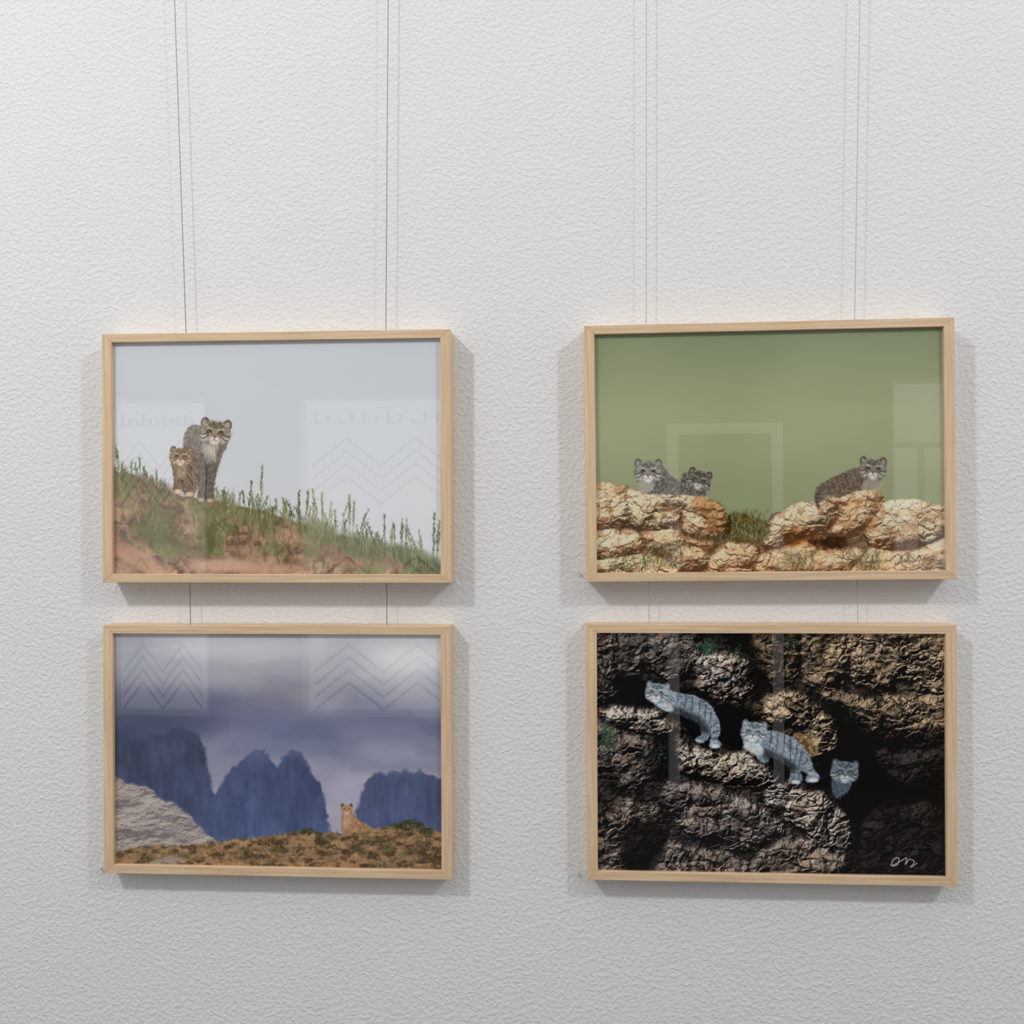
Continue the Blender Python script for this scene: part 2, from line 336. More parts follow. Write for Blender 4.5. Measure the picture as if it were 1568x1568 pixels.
# ------------------------------------------------------------------ print 2 : kittens on orange rocks
def paint_rock_kittens():
    cv=Cv([(908,512),(1446,499),(1449,875),(912,878)],740,500); X,Y=cv.X,cv.Y; rng=np.random.RandomState(5)
    t=(Y-505)/300
    c=mixc((134,143,112),(156,161,126),ss(.05,.45,t)); c=mixc(c,(139,146,110),ss(.55,1.05,t)); c=c+(fbm(X/140,Y/90,2,4)-.5)[...,None]*12
    cv.C[:]=c
    xs=[905,935,960,975,990,1010,1025,1045,1065,1085,1105,1118,1130,1150,1178,1186,1200,1225,1250,1270,1290,1310,1330,1352,1362,1380,1405,1430,1455]
    ys=[738,739,744,752,752,750,757,757,758,762,772,790,783,790,800,786,782,769,768,764,757,753,750,754,768,765,764,772,778]
    m,yc=contour(cv,xs,ys,2.5,9,41,.9)
    PB=[[(890,735),(940,734),(962,748),(972,790),(950,815),(890,818)],[(958,750),(1000,744),(1045,752),(1052,790),(1020,815),(975,812),(955,785)],[(1040,756),(1075,752),(1107,768),(1124,796),(1112,822),(1075,828),(1045,812),(1040,785)],
        [(890,812),(950,808),(985,822),(978,850),(890,862)],[(980,815),(1025,808),(1052,822),(1040,850),(1000,852)],[(1034,840),(1062,832),(1092,846),(1084,874),(1045,880),(1028,862)],[(1084,884),(1090,848),(1120,830),(1156,834),(1166,856),(1152,888)],
        [(1178,795),(1215,772),(1255,762),(1290,768),(1285,805),(1240,822),(1195,842),(1170,835),(1178,812)],[(1262,764),(1300,748),(1345,744),(1362,765),(1342,800),(1300,824),(1268,818),(1284,790)],
        [(1340,790),(1362,762),(1400,758),(1465,770),(1465,815),(1400,842),(1350,845),(1325,825)],[(1190,842),(1240,824),(1282,842),(1332,838),(1322,872),(1250,890),(1165,890),(1160,856)],
        [(1320,838),(1400,842),(1465,818),(1465,890),(1310,890)],[(890,858),(980,846),(1032,860),(1030,890),(890,890)],[(1050,826),(1090,826),(1100,838),(1084,846),(1060,838)]]
    sh,ao,I=boulders(cv,PB,26,4,1.0,14,38,4.5,26,(-.22,-.66,.70),3,0,.45)
    v=(.06+.96*sh)*(.30+.70*ao)*(.84+.32*fbm(X/9,Y/7,4,77))
    hue=np.clip(ss(.42,.66,fbm(X/46,Y/46,3,14))*.7+(I-.5)*.35,0,1)
    hi=mixc((222,200,164),(214,172,126),hue); lo=mixc((78,60,44),(98,64,40),hue)
    vv=ss(.08,.85,v); c=lo*(1-vv[...,None])+hi*vv[...,None]
    c=mixc(c,(238,226,202),ss(.82,1.04,v)*.7)
    c=mixc(c,(150,100,64),ss(.58,.72,fbm(X/15,Y/11,4,66))*.45)
    c=c*(.90+.20*fbm(X/1.7,Y/1.7,2,3))[...,None]
    cv.blend((slice(None),slice(None)),m,c)
    def tint(P,k,soft=6,rough=5):
        P=smooth_pts(P); w=cv.win(P[:,0].min()-12,P[:,0].max()+12,P[:,1].min()-12,P[:,1].max()+12)
        a=(1-ss(-soft,soft,cv.sdf(P,w)+(fbm(cv.X[w]/6,cv.Y[w]/6,3,4)-.5)*2*rough))[...,None]; cv.C[w]*=(1-a+a*np.array(k))
    tint([(1060,764),(1082,760),(1108,776),(1120,806),(1100,818),(1078,800)],(.88,.76,.62))
    tint([(1200,815),(1235,806),(1262,824),(1232,838),(1205,834)],(.96,.84,.68))
    tint([(1240,832),(1270,824),(1300,826),(1296,838),(1262,842)],(.5,.40,.32),3,4)
    tint([(1112,800),(1125,785),(1180,800),(1165,826),(1120,830)],(.75,.78,.55),4,4)
    for x0,x1,y0,y1,n in((1122,1180,784,830,420),(985,1050,832,872,300),(1200,1250,846,876,200),(1290,1350,846,876,200),(1030,1110,815,838,90),(930,990,855,878,110),(1380,1440,852,876,60)):
        for i in range(n):
            x=rng.uniform(x0,x1);y=rng.uniform(y0,y1);l=rng.uniform(2,7)
            cv.stroke([(x,y),(x+rng.uniform(-3,3),y-l)],.8,.3,[(90,98,58),(68,64,44),(140,134,90),(104,108,66),(166,148,110)][rng.randint(5)],.65,.5)
    rg=np.random.RandomState(4); g=[(156,151,140),(88,84,78),(116,112,104),(66,62,58),(184,178,166)]
    b=[(985,716),(1010,712),(1026,726),(1040,738),(1048,750),(1040,758),(1010,756),(985,755),(976,742)]
    cv.poly(b,furcol((108,104,98)),1,1,1.5,3); cv.fur(b,1300,.6,5,g,rg,.35,.6)
    for k in range(5): cv.stroke([(1010+k*7,728+k*5),(1006+k*7,742+k*3)],.8,.5,(58,54,50),.5,.8)
    cv.poly([(980,735),(978,752),(990,755),(1000,750),(1002,738)],(186,178,164),2,.7,1)
    cathead(cv,993,722,21.5,.02,(150,146,136),(50,47,44),(212,208,198),(120,120,90),rg,.0)
    b=[(1050,724),(1044,734),(1042,748),(1050,757),(1078,759),(1088,750),(1086,736),(1070,726)]
    cv.poly(b,furcol((88,82,76)),1,1,1.2,3); cv.fur(b,900,1,5,g,rg,.35,.55)
    cathead(cv,1072,735,18.5,.28,(106,100,93),(38,34,32),(198,191,178),(130,130,80),rg,.05)
    b=[(1322,716),(1300,722),(1278,732),(1260,742),(1253,752),(1252,766),(1262,768),(1270,758),(1290,762),(1312,752),(1330,750),(1344,748),(1352,738),(1346,724)]
    cv.poly(b,furcol((116,100,84)),1,1,1.5,3); cv.fur(b,2200,2.7,5,[(150,134,114),(84,72,60),(116,100,84),(62,54,46),(166,152,132)],rg,.35,.6)
    for k in range(8): cv.stroke([(1270+k*7,736-k*2.6),(1276+k*7,756-k*1.6)],.8,.5,(58,48,40),.5,.9)
    cv.stroke(smooth_pts([(1262,750),(1256,758),(1254,768),(1257,778)],False),3.2,2.0,(100,88,76),.95,1)
    for y in(757,763,769,775): cv.stroke([(1252,y),(1260,y)],.7,.7,(50,44,40),.7,.7)
    cv.poly([(1328,736),(1324,750),(1350,750),(1352,736)],(170,158,142),2,.7,1)
    cathead(cv,1340,718,20.5,.06,(134,126,114),(46,42,38),(206,200,188),(130,125,80),rg,.02)
    sg=[(1366,860),(1378,850),(1384,858),(1376,866),(1386,852),(1394,848),(1390,862),(1398,854),(1404,860),(1410,852),(1414,858),(1432,852)]
    cv.stroke(smooth_pts(sg,False),.6,.5,(40,30,22),.9,.4); cv.stroke([(1372,864),(1430,858)],.4,.3,(40,30,22),.6,.4)
    return cv
# ------------------------------------------------------------------ print 3 : puma under storm clouds and mountains
def paint_puma_mountains():
    cv=Cv([(172,969),(676,969),(679,1335),(173,1328)],700,500); X,Y=cv.X,cv.Y; rng=np.random.RandomState(6)
    n=fbm(X/120,Y/60,4,2); n2=fbm(X/60,Y/26,4,12)
    yy=Y+(n-.5)*70
    stops=[960,1000,1040,1075,1110,1150,1200,1300]
    cols=np.array([(166,168,175),(178,178,184),(155,155,166),(126,128,146),(116,119,144),(138,140,163),(164,162,180),(170,166,182)],float)
    c=np.stack([np.interp(yy,stops,cols[:,k]) for k in range(3)],-1)
    c+=((n2-.5)*30)[...,None]; cv.C[:]=c
    for x,y,rx,ry,col,al in((360,990,110,22,(208,208,210),.7),(620,1008,62,30,(216,215,216),.85),(480,975,80,16,(196,196,201),.6),(200,985,50,22,(146,149,160),.6),(640,1060,60,22,(186,184,194),.5),(300,1035,90,22,(166,165,175),.5),
        (520,1020,40,16,(172,172,181),.6),(230,1085,110,32,(84,88,110),.7),(190,1120,60,30,(80,84,111),.65),(380,1100,90,26,(112,115,142),.5),(560,1110,120,24,(120,123,148),.5),(450,1060,70,14,(142,140,156),.5),(440,1130,60,16,(102,108,141),.4)):
        cv.ell(x,y,rx,ry,col,0,24,al)
    def mnt(P,c0,c1,soft,seed):
        def f(x,y):
            t=ss(1150,1290,y+(fbm(x/30,y/50,3,seed)-.5)*40); q=mixc(c0,c1,t)
            return q*(1+(fbm(x/7,y/22,4,seed+4)-.5)*.22+(fbm(x/30,y/40,4,seed+8)-.5)*.3)[...,None]
        cv.poly(P,f,soft,1,3.5,7,seed,sm=False)
    mnt([(150,1090),(176,1118),(200,1112),(224,1124),(250,1128),(270,1116),(292,1120),(306,1130),(313,1150),(318,1180),(326,1215),(334,1228),(340,1310),(150,1310)],(74,80,104),(80,91,126),4,7)
    mnt([(326,1226),(334,1212),(342,1196),(352,1182),(368,1170),(380,1158),(392,1151),(404,1150),(412,1158),(418,1170),(426,1176),(432,1166),(442,1154),(452,1150),(462,1155),(470,1168),(480,1188),(492,1202),(498,1222),(503,1250),(512,1300),(326,1310)],(77,86,119),(79,93,130),2.8,9)
    mnt([(540,1300),(546,1252),(554,1222),(562,1200),(574,1186),(586,1182),(594,1188),(602,1180),(612,1184),(622,1178),(632,1184),(644,1180),(656,1186),(668,1192),(690,1194),(690,1310)],(84,90,118),(81,93,128),2.8,13)
    cv.ell(420,1150,90,12,(118,122,148),0,12,.45); cv.ell(250,1112,80,20,(80,84,109),0,16,.7); cv.ell(620,1176,70,10,(126,128,152),0,9,.5)
    def cl(x,y):
        h=fbm(x/46,y/24,5,33,.55)*30; gy,gx=np.gradient(h); s=np.clip(.55-gy*1.0-gx*.5,0,1); w=fbm(x/9,y/6,4,38)
        return mixc((118,110,112),(190,178,170),np.clip(s*.85+w*.4-.12,0,1))
    cv.poly([(150,1180),(176,1194),(205,1206),(232,1214),(250,1230),(270,1236),(290,1252),(306,1270),(322,1284),(328,1310),(150,1330)],cl,3,1,5,10,5)
    xs=[165,185,210,240,290,330,370,410,450,490,530,560,585,610,640,660,685]; ys=[1312,1308,1302,1300,1300,1294,1289,1284,1278,1277,1278,1274,1270,1266,1268,1274,1280]
    m,yc=contour(cv,xs,ys,3.5,6,17,1)
    k=fbm(X/14,Y/7,5,44,.6); k2=fbm(X/40,Y/12,3,48)
    c=mixc((80,64,48),(162,128,94),ss(.30,.60,k)); c=mixc(c,(188,150,108),ss(.5,.66,k2)*ss(.45,.7,k)*.7); c=mixc(c,(104,96,66),ss(.55,.7,fbm(X/22,Y/9,3,52))*.6)
    cv.blend((slice(None),slice(None)),m,c)
    for i in range(1700):
        x=rng.uniform(174,676); y0=np.interp(x,xs,ys); y=rng.uniform(y0-1,1334); l=rng.uniform(1.5,5)
        cv.stroke([(x,y),(x+rng.uniform(-2,2),y-l)],.7,.3,[(186,152,112),(148,116,82),(96,76,56),(74,58,44),(122,108,74),(200,168,128)][rng.randint(6)],.5,.5)
    for i in range(60):
        x=rng.choice([200,225,330,350,400,430,480,500,590,625,640,655,610])+rng.normal(0,8); y=np.interp(x,xs,ys)+rng.uniform(-1,26)
        cv.ell(x,y,rng.uniform(3,7),rng.uniform(1.5,3),[(66,54,40),(84,78,48),(56,48,36)][rng.randint(3)],rng.normal(0,.3),2,.45)
    for x,y in((625,1263),(640,1265),(612,1268),(470,1277),(655,1275)):
        for i in range(60):
            a=rng.normal(0,5);b=rng.normal(0,2.4); cv.ell(x+a,y+b,1.6,1.2,[(70,72,44),(92,84,50),(46,44,30)][rng.randint(3)],0,.7,.8)
    for i in range(9): cv.ell(250+rng.normal(0,18),1322+rng.normal(0,3),rng.uniform(5,10),rng.uniform(2,4),(154,146,138),0,1.5,.6)
    rg=np.random.RandomState(9)
    b=[(526,1250),(525,1264),(527,1276),(545,1278),(562,1276),(569,1270),(560,1264),(550,1258),(544,1250),(538,1246)]
    cv.poly(b,furcol((172,134,100)),.9,1,1,2); cv.fur(b,500,.8,4,[(194,158,122),(146,110,80),(172,136,102)],rg,.35,.6)
    cv.poly([(529,1250),(528,1270),(534,1274),(538,1262),(538,1250)],(206,176,144),1.5,.5)
    for q in(-1,1): cv.poly([(533+q*3,1237),(533+q*7.5,1232.5),(533+q*9,1239)],(104,78,58),.8)
    cv.ell(533,1243,9.2,8,(176,138,105)); cv.ell(533,1247.5,4.6,3.2,(220,202,182),0,1,.9)
    for q in(-1,1): cv.ell(533+q*3.6,1241.5,1.1,.8,(40,30,24)); cv.stroke([(533+q*3,1246),(533+q*5,1249)],.5,.4,(80,56,42),.7)
    cv.ell(533,1245.2,1.5,.9,(110,70,60)); cv.stroke([(531.4,1249.5),(534.6,1249.5)],.3,.3,(80,60,50))
    return cv
# ------------------------------------------------------------------ print 4 : three wildcats on a dark cliff
def paint_cliff_cats():
    cv=Cv([(909,967),(1449,969),(1451,1346),(913,1336)],740,520); X,Y=cv.X,cv.Y; rng=np.random.RandomState(12)
    full=(slice(None),slice(None))
    B=np.full(X.shape,.22)
    def reg(P,val,soft,rough=10,seed=3):
        P=smooth_pts(P); d=cv.sdf(P,full)+(fbm(X/26,Y/26,5,seed,.6)-.5)*2.4*rough
        a=1-ss(-soft,soft,d); B[:]=B*(1-a)+val*a
        return a
    a1=reg([(900,960),(1070,960),(1150,1005),(1160,1060),(1130,1085),(1070,1062),(1010,1040),(980,1050),(930,1082),(900,1085)],.58,9,8,5)
    reg([(1065,1000),(1130,1000),(1158,1030),(1150,1085),(1110,1070),(1075,1045)],.80,8,8,6)
    a2=reg([(1150,955),(1460,955),(1460,1120),(1420,1150),(1340,1125),(1290,1085),(1200,1056),(1165,1030)],.64,10,10,7)
    reg([(1290,960),(1460,955),(1460,1060),(1340,1050),(1290,1010)],.76,14,10,8)
    a3=reg([(1150,1090),(1180,1062),(1225,1056),(1262,1082),(1288,1110),(1284,1150),(1240,1160),(1196,1130),(1160,1120)],.84,5,7,9)
    a4=reg([(900,1095),(935,1082),(990,1082),(1030,1098),(1050,1118),(1095,1150),(1160,1160),(1200,1196),(1262,1216),(1300,1250),(1312,1300),(1290,1350),(900,1350)],.62,5,6,10)
    reg([(920,1084),(990,1082),(1030,1098),(1050,1120),(1000,1125),(930,1105)],.92,6,5,12)
    reg([(1100,1150),(1160,1158),(1200,1196),(1262,1216),(1300,1250),(1306,1290),(1240,1300),(1160,1240),(1060,1190),(1040,1150)],.90,8,8,11)
    for P,v in(([(1000,1130),(1030,1130),(1040,1180),(1010,1200),(990,1170)],.22),([(960,1270),(1010,1260),(1020,1310),(990,1350),(950,1340)],.14),
               ([(905,1190),(940,1180),(950,1230),(905,1250)],.32),([(940,1030),(985,1045),(1000,1085),(950,1075)],.1),([(1102,1080),(1150,1085),(1165,1108),(1150,1150),(1105,1140)],.1),
               ([(1290,1100),(1340,1130),(1420,1160),(1440,1240),(1400,1350),(1320,1350),(1312,1280),(1270,1200),(1285,1140)],.05),([(1120,965),(1150,975),(1180,1040),(1160,1070),(1150,1010)],.16),
               ([(1190,965),(1215,965),(1200,1020),(1215,1050),(1185,1040)],.34)): reg(P,v,8,7,14)
    reg([(1340,1150),(1450,1120),(1460,1190),(1380,1200)],.22,12,9,20); reg([(1330,1250),(1460,1230),(1460,1350),(1330,1350)],.17,14,10,21)
    PB=[[(890,955),(985,960),(1000,1000),(985,1035),(935,1070),(890,1078)],[(985,955),(1065,955),(1080,1000),(1060,1040),(1010,1038),(990,1005)],[(1062,1005),(1110,995),(1150,1015),(1160,1050),(1130,1085),(1080,1070),(1055,1040)],
        [(915,1086),(990,1078),(1040,1098),(1058,1125),(1010,1130),(940,1115)],[(890,1100),(950,1118),(1000,1135),(1010,1185),(960,1215),(890,1190)],[(1040,1130),(1095,1150),(1160,1156),(1208,1192),(1190,1215),(1120,1205),(1050,1190),(1030,1160)],
        [(1190,1194),(1262,1212),(1302,1250),(1314,1300),(1270,1312),(1215,1270),(1170,1230)],[(1020,1198),(1110,1210),(1170,1235),(1205,1275),(1150,1312),(1070,1292),(1020,1250)],[(890,1200),(960,1222),(1015,1240),(1020,1290),(960,1345),(890,1350)],
        [(1015,1295),(1080,1300),(1150,1320),(1155,1360),(1000,1360)],[(1156,1315),(1220,1285),(1295,1315),(1295,1360),(1150,1360)],[(1165,1085),(1195,1058),(1235,1058),(1262,1085),(1240,1117),(1190,1114)],[(1236,1112),(1265,1088),(1290,1115),(1286,1152),(1242,1160)],
        [(1150,955),(1225,955),(1237,1010),(1215,1050),(1168,1042)],[(1225,955),(1300,955),(1312,1020),(1280,1060),(1232,1050)],[(1300,955),(1380,955),(1402,1020),(1360,1062),(1310,1045)],[(1380,955),(1470,955),(1470,1060),(1400,1057)],
        [(1238,1055),(1300,1060),(1345,1068),(1360,1110),(1330,1120),(1285,1088)],[(1348,1066),(1400,1060),(1470,1064),(1470,1125),(1420,1150),(1365,1125)],[(1340,1150),(1400,1150),(1460,1140),(1460,1200),(1380,1210)],[(1330,1240),(1400,1230),(1460,1250),(1460,1360),(1330,1360)]]
    sh,cr,I=boulders(cv,PB,26,6,1.25,20,46,11,30,(-.45,-.70,.50),5,1.,.46)
    v=B*(.03+1.16*sh**1.25)*(.20+.80*cr)*(.74+.52*fbm(X/1.8,Y/1.8,3,9))*(.75+.5*fbm(X/30,Y/24,3,55))
    v=v+ss(.58,.78,fbm(X/2.4,Y/1.9,2,50))*ss(.35,.85,sh)*B*.26
    warm=np.clip(a2+a3,0,1)*ss(.2,.6,fbm(X/45,Y/45,3,15)+.15)*.75+.36+(I-.5)*.2
    cool=mixc((232,206,192),(216,208,210),ss(.3,.7,fbm(X/40,Y/40,3,60))); tint=mixc(cool,(236,200,158),np.clip(warm,0,1))
    c=tint*np.clip(v,0,1.1)[...,None]+np.array((9,8,9))
    cv.C[:]=c
    cv.poly([(1218,1128),(1232,1124),(1254,1138),(1256,1156),(1240,1160),(1226,1150)],lambda x,y:mixc((128,92,54),(206,174,130),ss(.3,.7,fbm(x/5,y/5,4,3))),2,.6,4)
    for x,y,n,sx,sy in((1084,992,260,11,10),(928,1128,300,13,16),(1215,985,40,12,10),(1130,1000,50,9,12),(1010,1155,60,10,14)):
        for i in range(n):
            a=rng.normal(0,sx*.6);b=rng.normal(0,sy*.6); cv.ell(x+a,y+b,1.3,.9,[(64,100,72),(44,74,52),(88,122,88),(26,44,34)][rng.randint(4)],rng.uniform(0,3),.6,.6)
    rg=np.random.RandomState(2); pal=[(172,184,194),(124,138,152),(92,104,118),(202,209,212),(62,70,82)]
    def stripes(L,col=(38,43,52),w=1.2):
        for a,b in L:
            P=smooth_pts([a,((a[0]+b[0])/2+1,(a[1]+b[1])/2),b],False,3); P=P+rg.normal(0,.5,P.shape); cv.stroke(P,w,w*.5,col,.6,1.0)
    # contact shade on the ledge under the cats
    cv.mul([(1010,1088),(1050,1100),(1080,1120),(1090,1146),(1108,1152),(1080,1150),(1050,1124),(1020,1104)],.45,5)
    cv.mul([(1150,1156),(1180,1166),(1208,1182),(1214,1202),(1262,1202),(1262,1210),(1210,1210),(1176,1180)],.45,5)
    # cat 1
    b=[(1000,1050),(1022,1056),(1042,1062),(1066,1067),(1086,1078),(1097,1094),(1102,1112),(1098,1124),(1088,1122),(1076,1110),(1060,1104),(1044,1096),(1030,1092),(1014,1086),(1000,1076)]
    hl=[(1084,1104),(1100,1100),(1104,1120),(1100,1134),(1106,1142),(1096,1147),(1088,1144),(1090,1128)]
    hl2=[(1070,1104),(1086,1110),(1088,1124),(1084,1134),(1074,1138),(1066,1134),(1076,1124)]
    cv.poly(hl2,furcol((104,116,130)),1,1,1,3); cv.poly(b,furcol((138,151,165)),1,1,1.6,3); cv.poly(hl,furcol((146,158,172)),1,1,1,3)
    cv.fur(hl2,260,1.9,5,pal[1:],rg,.36,.55); cv.fur(b,2600,.6,6,pal,rg,.38,.6); cv.fur(hl,420,1.7,5,pal,rg,.36,.55)
    cv.mul([(1028,1082),(1050,1088),(1070,1098),(1086,1114),(1082,1124),(1060,1112),(1030,1098)],.42,5)
    cv.poly([(1012,1072),(1028,1080),(1030,1090),(1016,1088),(1006,1080)],furcol((214,218,218),.75,1.1),2.5,.8,1)
    stripes([((1040,1063),(1036,1080)),((1050,1066),(1047,1086)),((1061,1068),(1059,1092)),((1072,1073),(1070,1098)),((1082,1080),(1080,1104)),((1091,1092),(1086,1110)),((1100,1108),(1088,1116)),((1103,1120),(1091,1124)),((1101,1131),(1091,1133))])
    cv.ell(1097,1144,7,3.2,(206,212,214),.1,1.2); cv.ell(1072,1136,6,2.8,(176,184,190),.3,1.2,.9)
    cathead(cv,1006,1061,19,.12,(146,159,171),(34,38,46),(222,226,226),(170,170,110),rg,-.08)
    # cat 2
    b=[(1150,1114),(1172,1119),(1196,1123),(1218,1131),(1234,1147),(1243,1165),(1240,1178),(1226,1182),(1212,1176),(1194,1166),(1176,1158),(1162,1154),(1150,1150),(1140,1136)]
    hl=[(1228,1160),(1243,1164),(1250,1180),(1258,1192),(1250,1199),(1238,1199),(1240,1188),(1230,1178)]
    hl2=[(1206,1166),(1222,1170),(1228,1184),(1232,1196),(1222,1202),(1212,1198),(1214,1186)]
    fl=[(1156,1146),(1174,1150),(1182,1162),(1176,1170),(1164,1166)]
    cv.poly(hl2,furcol((112,124,138)),1,1,1,3); cv.poly(fl,furcol((120,132,146)),1.4,1,1,3); cv.poly(b,furcol((138,151,165)),1,1,1.6,3,6); cv.poly(hl,furcol((146,158,172)),1,1,1,3)
    cv.fur(hl2,420,1.5,5,pal[1:],rg,.36,.55); cv.fur(b,2800,.7,6,pal,rg,.38,.6); cv.fur(hl,420,1.3,5,pal,rg,.36,.55)
    cv.mul([(1174,1148),(1196,1156),(1214,1168),(1226,1178),(1214,1184),(1190,1172),(1172,1160)],.42,5)
    cv.poly([(1146,1136),(1164,1138),(1172,1154),(1160,1158),(1148,1152),(1140,1146)],furcol((220,224,222),.75,1.1),2.5,.85,1)
    stripes([((1184,1123),(1180,1146)),((1194,1125),(1191,1152)),((1204,1128),(1202,1158)),((1214,1134),(1212,1166)),((1223,1142),(1220,1172)),((1231,1152),(1226,1174)),((1240,1166),(1230,1174)),((1248,1180),(1238,1184)),((1222,1184),(1214,1186))])
    cv.ell(1249,1197,7.5,3.2,(210,215,217),.05,1.2); cv.ell(1222,1200,7,3,(200,206,208),.1,1.2)
    cathead(cv,1157,1122,20,.12,(146,159,171),(34,38,46),(226,230,230),(176,176,120),rg,-.05)
    # cat 3 in the shadow
    b=[(1282,1190),(1278,1202),(1280,1216),(1288,1224),(1294,1218),(1302,1214),(1308,1200),(1306,1190)]
    cv.poly(b,furcol((74,84,96)),1,1,1.2,3,8); cv.fur(b,900,1.7,6,[(112,124,136),(50,58,68),(80,90,102)],rg,.35,.6)
    cathead(cv,1297,1184,21,.1,(104,117,128),(24,28,34),(190,198,200),(150,150,110),rg,.05)
    sg=[(1368,1330),(1372,1320),(1380,1318),(1378,1328),(1370,1330),(1384,1322),(1392,1318),(1390,1328),(1396,1320),(1404,1324),(1398,1332),(1408,1326)]
    cv.stroke(smooth_pts(sg,False),.7,.5,(200,200,196),.9,.4)
    return cv
# ------------------------------------------------------------------ framed photographs
SX,SZ=0.0158,0.0136
def grid_mesh(name,cv,x0,x1,z0,z1,y,expo):
    nx,ny=cv.nx,cv.ny
    xs=x0+(x1-x0)*cv.S; zs=z1+(z0-z1)*cv.T
    co=np.stack([xs,np.full(xs.shape,y),zs],-1).reshape(-1,3).astype(np.float32)
    i=np.arange(ny*nx).reshape(ny,nx)
    q=np.stack([i[:-1,:-1],i[1:,:-1],i[1:,1:],i[:-1,1:]],-1).reshape(-1,4).astype(np.int32)
    me=bpy.data.meshes.new(name); me.vertices.add(len(co)); me.vertices.foreach_set('co',co.ravel())
    me.loops.add(q.size); me.loops.foreach_set('vertex_index',q.ravel())
    me.polygons.add(len(q)); me.polygons.foreach_set('loop_start',np.arange(0,q.size,4,dtype=np.int32))
    me.update(calc_edges=True)
    at=me.color_attributes.new('ink','FLOAT_COLOR','POINT')
    c=lin(np.clip(cv.C,4,255))/expo; c=np.clip(c-.008,0.001,.92)
    a=np.ones((nx*ny,4),np.float32); a[:,:3]=c.reshape(-1,3); at.data.foreach_set('color',a.ravel())
    return me
def framed_photo(cx,cz,rot,cv,W_,H_,depth,expo=.73):
    e=bpy.data.objects.new('framed_photograph',None); COL.objects.link(e)
    e.location=(cx,-.0005,cz); e.rotation_euler=(0,-rot,0); e.empty_display_size=.1
    w,h=W_/2,H_/2; iw,ih=w-SX,h-SZ
    O=[(-w,h),(w,h),(w,-h),(-w,-h)]; I=[(-iw,ih),(iw,ih),(iw,-ih),(-iw,-ih)]
    for k,nm in enumerate(('top_rail','right_stile','bottom_rail','left_stile')):
        a,b=O[k],O[(k+1)%4]; c,d=I[(k+1)%4],I[k]
        V=[(p[0],-depth,p[1]) for p in(a,b,c,d)]+[(p[0],0,p[1]) for p in(a,b,c,d)]
        Fc=[(0,3,2,1),(4,5,6,7),(0,1,5,4),(1,2,6,5),(2,3,7,6),(3,0,4,7)]
        mesh(nm,V,Fc,e,M_wx if k%2==0 else M_wz,.0007,2)
    py=-depth+.0075
    me=grid_mesh('photo_print',cv,-iw-.0005,iw+.0005,-ih-.0005,ih+.0005,py,expo); new_obj('photo_print',me,e,M_print)
    gy=-depth+.0055
    mesh('glass_pane',[(-iw,gy,ih),(iw,gy,ih),(iw,gy,-ih),(-iw,gy,-ih)],[(0,3,2,1)],e,M_glass)
    box('backing_board',-iw+.0005,iw-.0005,py+.002,-.004,-ih+.0005,ih-.0005,e,M_back)
    return e
framed_photo(-.4642,1.6397,-.0045,paint_hill_cats(),.561,.398,.044,.70)
framed_photo(.3080,1.6406,.0040,paint_rock_kittens(),.561,.398,.044)
framed_photo(-.4695,1.1714,-.0035,paint_puma_mountains(),.564,.400,.034)
framed_photo(.3088,1.1727,-.0025,paint_cliff_cats(),.564,.400,.034,.70)
